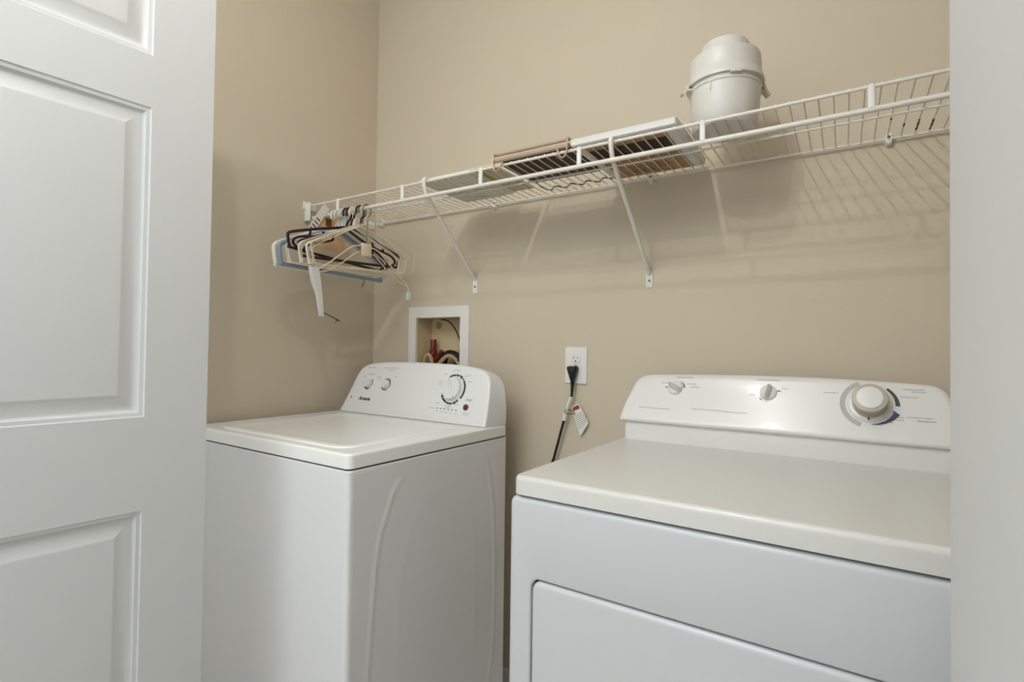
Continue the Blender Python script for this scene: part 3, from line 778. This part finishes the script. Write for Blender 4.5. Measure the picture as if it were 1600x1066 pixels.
mk_hanger('clothes_hanger', 'maroon plastic hanger with its left tip highest and right bar dipping', -1.406, HDARK, 'dark', -2.6, 4, None, -.010)
mk_hanger('clothes_hanger', 'maroon plastic hanger with its right tip raised highest', -1.391, HDARK, 'dark', 3.2, 2, None, .010)
mk_hanger('clothes_hanger', 'white plastic hanger just right of the maroon hooks', -1.377, HWHITE, 'plastic', 2.0, 1, None, .0)
mk_hanger('clothes_hanger', 'cream wire hanger hanging level, first right of the maroon hooks', -1.366, HWIRE, 'wire', 0.6, -1, None, .004)
mk_hanger('clothes_hanger', 'cream wire hanger with its right tip raised', -1.356, HWIRE, 'wire', 4.0, 2, None, .008)
mk_hanger('clothes_hanger', 'white plastic hanger with a black hook near the right end', -1.345, HWHITE, 'plastic', 3.2, 1, INK, .0)
mk_hanger('clothes_hanger', 'cream wire hanger with a black hook, second from the right', -1.334, HWIRE, 'wire', 2.2, 3, INK, .0)
mk_hanger('clothes_hanger', 'cream wire hanger with its left tip lowest, beside the skirt hanger', -1.324, HWIRE, 'wire', 5.0, -3, None, .006)
# skirt hanger with clips, rightmost
sk = bpy.data.objects.new('skirt_hanger', None); COL.objects.link(sk); sk.location = (-1.312, YF, RZ)
tag(sk, 'clear plastic skirt hanger with spring clips, rightmost and lowest of the bunch', 'skirt hanger')
bm = bmesh.new(); tube(bm, hook_pts(0.017, -.120), .0018, 6); link('hook', bm, SCREW, sk)
bm = bmesh.new()
for s in (-1, 1):
    tube(bm, smoothpath([(0, s * .008, -.128), (0, s * .05, -.134), (0, s * .10, -.168), (0, s * .15, -.206), (0, s * .185, -.228), (0, s * .198, -.246), (0, s * .200, -.262)], 5), .0022, 8)
    tube(bm, smoothpath([(0, s * .008, -.150), (0, s * .04, -.154), (0, s * .09, -.190), (0, s * .14, -.222), (0, s * .185, -.236)], 5), .0018, 8)
box(bm, -.004, .004, -.020, .020, -.160, -.118, .002)
link('frame', bm, HWIRE, sk)
bm = bmesh.new()
loft(bm, [[(a + .0 , -.198 + b, -.222) for a, b in rrect(-.006, .006, -.016, .016, .004, 4)],
          [(a, -.190 + b, -.262) for a, b in rrect(-.008, .008, -.015, .015, .004, 4)],
          [(a, -.178 + b, -.300) for a, b in rrect(-.006, .006, -.010, .010, .004, 4)],
          [(a, -.168 + b, -.364) for a, b in rrect(-.003, .003, -.008, .008, .002, 4)]])
link('clip', bm, CLEAR, sk, 40)
bm = bmesh.new(); tube(bm, smoothpath([(0, -.176, -.352), (0, -.15, -.357), (0, -.125, -.366), (0, -.10, -.376)], 5), [.0016] * 16, 8)
tube(bm, [(0, -.110, -.372), (0, -.116, -.379)], .0016, 6)
link('clip_rod', bm, BLACKW, sk)
bm = bmesh.new()
hp = []
for k in range(0, 60):
    a = k / 60 * 2 * pi * 6; hp.append((0.004 * math.cos(a), -.005 - k * .00016 + .004 * math.sin(a), -.235 - k * .00045))
tube(bm, hp, .0008, 5); link('clip_spring', bm, SCREW, sk)
bm = bmesh.new()
loft(bm, [[(a, .200 + b, -.255) for a, b in rrect(-.005, .005, -.008, .008, .003, 3)], [(a, .196 + b, -.285) for a, b in rrect(-.004, .004, -.010, .010, .003, 3)]])
link('clip', bm, CLEAR, sk, 40)

# tags hanging left of the hangers
def card(bm, pts, n, th=0.0008):
    P = [Vector(p) for p in pts]; off = Vector(n).normalized() * th
    loft(bm, [P, [p + off for p in P]])
tg = empty('price_tag', (0, 0, 0), 0, 'narrow white paper tag with black bars slanting down beside the left wall', 'paper tag')
bm = bmesh.new(); card(bm, [(-1.500, 1.182, 1.622), (-1.500, 1.158, 1.634), (-1.502, 1.062, 1.486), (-1.502, 1.086, 1.474)], (1, 0, 0)); link('tag_card', bm, PAPER, tg, 0)
bm = bmesh.new()
for k in range(4):
    c0 = Vector((-1.4990, 1.105 + .008 * k, 1.553 + .012 * k - .01)); d_ = Vector((0, .014, -.010))
    card(bm, [c0, c0 + d_, c0 + d_ + Vector((0, .002, .0032)), c0 + Vector((0, .002, .0032))], (1, 0, 0), .0004)
link('bar_print', bm, INK, tg, 0)
tg = empty('cardboard_tag', (0, 0, 0), 0, 'peach cardboard tag with an orange and brown print behind the white slanting tag', 'cardboard tag')
bm = bmesh.new(); card(bm, [(-1.515, 1.120, 1.480), (-1.515, 1.262, 1.480), (-1.515, 1.262, 1.612), (-1.515, 1.178, 1.606), (-1.515, 1.118, 1.53)], (1, 0, 0)); link('tag_card', bm, PEACH, tg, 0)
bm = bmesh.new(); card(bm, [(-1.5138, 1.155, 1.535), (-1.5138, 1.200, 1.535), (-1.5138, 1.204, 1.560), (-1.5138, 1.163, 1.558)], (1, 0, 0), .0004); link('orange_print', bm, ORANGE, tg, 0)
bm = bmesh.new(); card(bm, [(-1.5138, 1.178, 1.564), (-1.5138, 1.202, 1.564), (-1.5138, 1.202, 1.592), (-1.5138, 1.178, 1.592)], (1, 0, 0), .0004); link('brown_print', bm, BROWNP, tg, 0)

# ------------------------------------------------------------------ washer supply box in the wall
sb = empty('washer_supply_box', (0, BY, 0), 0, 'white framed washer supply box set into the wall above the washer console', 'supply box')
bm = bmesh.new()
fo = rrect(-1.4200, -1.1300, 0.995, 1.302, .002, 2); fi = rrect(-1.3825, -1.1705, 1.041, 1.2610, .001, 2)
rings = []
for poly, y in ((fo, -.0003), (fo, -.004), ([(p[0] * 1, p[1]) for p in rrect(-1.4185, -1.1315, 0.9965, 1.3005, .002, 2)], -.0058), (rrect(-1.3835, -1.1695, 1.040, 1.262, .001, 2), -.0058), (fi, -.0045), (fi, .004)):
    rings.append([(x, y, z) for x, z in poly])
loft(bm, rings, False, False); link('box_frame', bm, WHITEP, sb, 30)
bm = bmesh.new()
x0, x1, z0, z1, dp = -1.3825, -1.1705, 1.041, 1.261, .086
t_ = .0015
box(bm, x0, x1, dp - t_, dp, z0, z1); box(bm, x0, x0 + t_, .003, dp - t_, z0, z1); box(bm, x1 - t_, x1, .003, dp - t_, z0, z1)
box(bm, x0 + t_, x1 - t_, .003, dp - t_, z0, z0 + t_); box(bm, x0 + t_, x1 - t_, .003, dp - t_, z1 - t_, z1)
link('box_liner', bm, BOXIN, sb, 0)
bm = bmesh.new(); lathe(bm, [(0.0135, 0), (0.0135, 0.001), (0.001, 0.0012)], 28); s = link('knockout_disc', bm, BOXDOT, sb); s.rotation_euler = (R(90), 0, 0); s.location = (-1.343, dp - .002, 1.236)
bm = bmesh.new(); lathe(bm, [(0.0095, 1.0), (0.0095, 1.028)], 24)
bm.free(); bm = bmesh.new()
lathe(bm, [(0.0145, 1.040), (0.0145, 1.075), (0.009, 1.080), (0.009, 1.118), (0.0150, 1.122), (0.0150, 1.138), (0.0115, 1.142), (0.0120, 1.180), (0.0115, 1.181)], 28)
s = link('water_valve', bm, COPPER, sb); s.location = (-1.345, .055, 0)
bm = bmesh.new(); tube(bm, smoothpath([(-1.340, .050, 1.100), (-1.320, .048, 1.106), (-1.300, .046, 1.125), (-1.292, .046, 1.138)], 5), .010, 12); link('valve_handle', bm, COPPER, sb)
bm = bmesh.new(); tube(bm, smoothpath([(-1.372, .03, 1.050), (-1.365, .03, 1.105), (-1.350, .032, 1.122), (-1.335, .034, 1.105), (-1.33, .036, 1.06)], 6), .0075, 10)
tube(bm, smoothpath([(-1.300, .015, 1.052), (-1.275, .015, 1.092), (-1.245, .018, 1.118), (-1.215, .02, 1.112), (-1.19, .03, 1.08)], 6), .0075, 10); link('supply_hose', bm, TANH, sb)
bm = bmesh.new(); tube(bm, smoothpath([(-1.285, .040, 1.060), (-1.272, .042, 1.118), (-1.245, .044, 1.128), (-1.205, .044, 1.110), (-1.188, .044, 1.07)], 6), .0125, 12)
tube(bm, smoothpath([(-1.235, .030, 1.050), (-1.215, .030, 1.085), (-1.192, .03, 1.11), (-1.186, .03, 1.15)], 6), .010, 10); link('drain_hose', bm, BLACKR, sb)
bm = bmesh.new(); tube(bm, smoothpath([(-1.312, .060, 1.258), (-1.270, .045, 1.252), (-1.232, .032, 1.232), (-1.198, .022, 1.195), (-1.184, .018, 1.160), (-1.182, .018, 1.11)], 8), .0024, 8); link('cable_loop', bm, BLACKW, sb)

# ------------------------------------------------------------------ outlet, cord and its warning tag
oc = (-0.7095, 1.0975)
ol = empty('wall_outlet', (oc[0], BY, oc[1]), 0, 'white duplex wall outlet plate between the washer and the dryer', 'wall outlet')
bm = bmesh.new()
loft(bm, [[(x * s_, y, z * s_) for x, z in rrect(-.0375, .0375, -.0575, .0575, .004, 4)] for y, s_ in ((-.0003, 1), (-.003, 1), (-.0055, .96))])
link('cover_plate', bm, WHITEP, ol)
for zc in (0.0215, -0.0205):
    bm = bmesh.new()
    prof = [(max(-.0165, min(.0165, .0175 * math.cos(a))), .0145 * math.sin(a)) for a in [2 * pi * k / 32 for k in range(32)]]
    loft(bm, [[(x, -.0050, zc + z) for x, z in prof], [(x, -.0072, zc + z) for x, z in prof], [(x * .96, -.0077, zc + z * .96) for x, z in prof]])
    so = link('socket_face', bm, WHITEP, ol)
    bm = bmesh.new()
    box(bm, -.0072, -.0055, -.0080, -.0076, zc - .001, zc + .0065); box(bm, .0055, .0072, -.0080, -.0076, zc - .000, zc + .0060)
    tube(bm, [(0, -.0076, zc - .0075), (0, -.0081, zc - .0075)], .0024, 10)
    link('socket_slot', bm, INK, so, 0)
bm = bmesh.new()
loft(bm, [[(x, y, z) for x, z in rrect(-.0185, .0185, .0045, .0385, .0160, 6)] for y in (-.0051, -.0060)]); bm.free()
bm = bmesh.new(); lathe(bm, [(0.0028, 0), (0.0028, .001), (.001, .0015)], 12); s = link('screw', bm, SCREW, ol); s.rotation_euler = (R(90), 0, 0); s.location = (0, -.0055, 0)
pc = empty('power_cord', (0, 0, 0), 0, 'black power cord plugged into the outlet and running down behind the dryer', 'power cord')
PX_, PZ_ = -0.7125, 1.077
bm = bmesh.new()
lps = []
for z, hx, y0, y1 in ((1.096, .0125, -.010, -.030), (1.0945, .0155, -.0085, -.034), (1.088, .0160, -.0085, -.036), (1.072, .0115, -.0090, -.034), (1.056, .0080, -.014, -.030), (1.050, .0060, -.016, -.027)):
    lps.append([(PX_ + a, BY + b, z) for a, b in rrect(-hx, hx, y1, y0, min(hx, .009) * .8, 5)])
loft(bm, lps); link('plug', bm, BLACKR, pc, 50)
bm = bmesh.new(); tube(bm, [(PX_, BY - .0215, 1.053), (PX_ - .0005, BY - .0215, 1.035), (PX_ - .002, BY - .0215, 1.004)], [.0068, .0052, .0034], 12); link('strain_relief', bm, BLACKR, pc)
cord_pts = [(PX_ - .002, BY - .0215, 1.006), (-0.7255, BY - .022, 0.978), (-0.7345, BY - .022, 0.945), (-0.7440, BY - .022, 0.912), (-0.7580, BY - .022, 0.862), (-0.7730, BY - .022, 0.808), (-0.79, BY - .022, 0.74), (-0.79, BY - .022, 0.55), (-0.72, BY - .022, 0.35), (-0.60, BY - .024, 0.25), (-0.50, BY - .024, 0.22)]
bm = bmesh.new(); tube(bm, smoothpath(cord_pts, 8), .0041, 10); link('cable', bm, BLACKR, pc)
bm = bmesh.new(); tube(bm, smoothpath([(PX_ - .003, BY - .0218, 1.001), (-0.7255, BY - .0222, 0.978), (-0.7345, BY - .0222, 0.945)], 6), .0050, 12)
tube(bm, smoothpath([(-0.7345, BY - .0222, 0.945), (-0.7400, BY - .0222, 0.926)], 3), .0062, 12)
link('paper_sleeve', bm, PAPER, pc)
wt = empty('warning_tag', (0, 0, 0), 0, 'white printed warning tag with an orange strip hanging on the black power cord', 'warning tag')
ty = BY - .012
def tp(u, v, o=0): # tag plane: u across, v down the tag
    ax = Vector((0.86, 0, 0.51)); ay = Vector((0.44, 0, -0.90)).normalized(); ax = Vector((0.90, 0, 0.44)).normalized()
    return Vector((-0.7165, ty - o, 0.970)) + ax * u + ay * v
bm = bmesh.new(); card(bm, [tp(-.004, 0), tp(.024, 0), tp(.030, .060), tp(.030 - .003, .068), tp(-.012, .092), tp(-.014, .088)][0:6], (0, -1, 0)); link('tag_card', bm, PAPER, wt, 0)
bm = bmesh.new(); card(bm, [tp(-.002, .003, .001), tp(.021, .003, .001), tp(.022, .015, .001), tp(-.003, .015, .001)], (0, -1, 0), .0003); link('orange_strip', bm, RUST, wt, 0)
bm = bmesh.new(); rr = random.Random(4)
for k in range(9):
    v0 = .028 + k * .0052; u0 = -.004 - k * .0006
    while u0 < .024 - max(0, k - 6) * .009:
        l = rr.uniform(.003, .006); card(bm, [tp(u0, v0, .001), tp(u0 + l, v0, .001), tp(u0 + l, v0 + .0014, .001), tp(u0, v0 + .0014, .001)], (0, -1, 0), .0003); u0 += l + .0012
link('printed_text', bm, INKG, wt, 0)
bm = bmesh.new(); tube(bm, smoothpath([tp(0, .022, .001), tp(-.004, .014, .004), (-0.7290, BY - .026, 0.962), (-0.7330, BY - .029, 0.954), (-0.7280, BY - .027, 0.948), tp(.001, .024, .002)], 5), .0011, 6); link('tie', bm, BLACKW, wt)
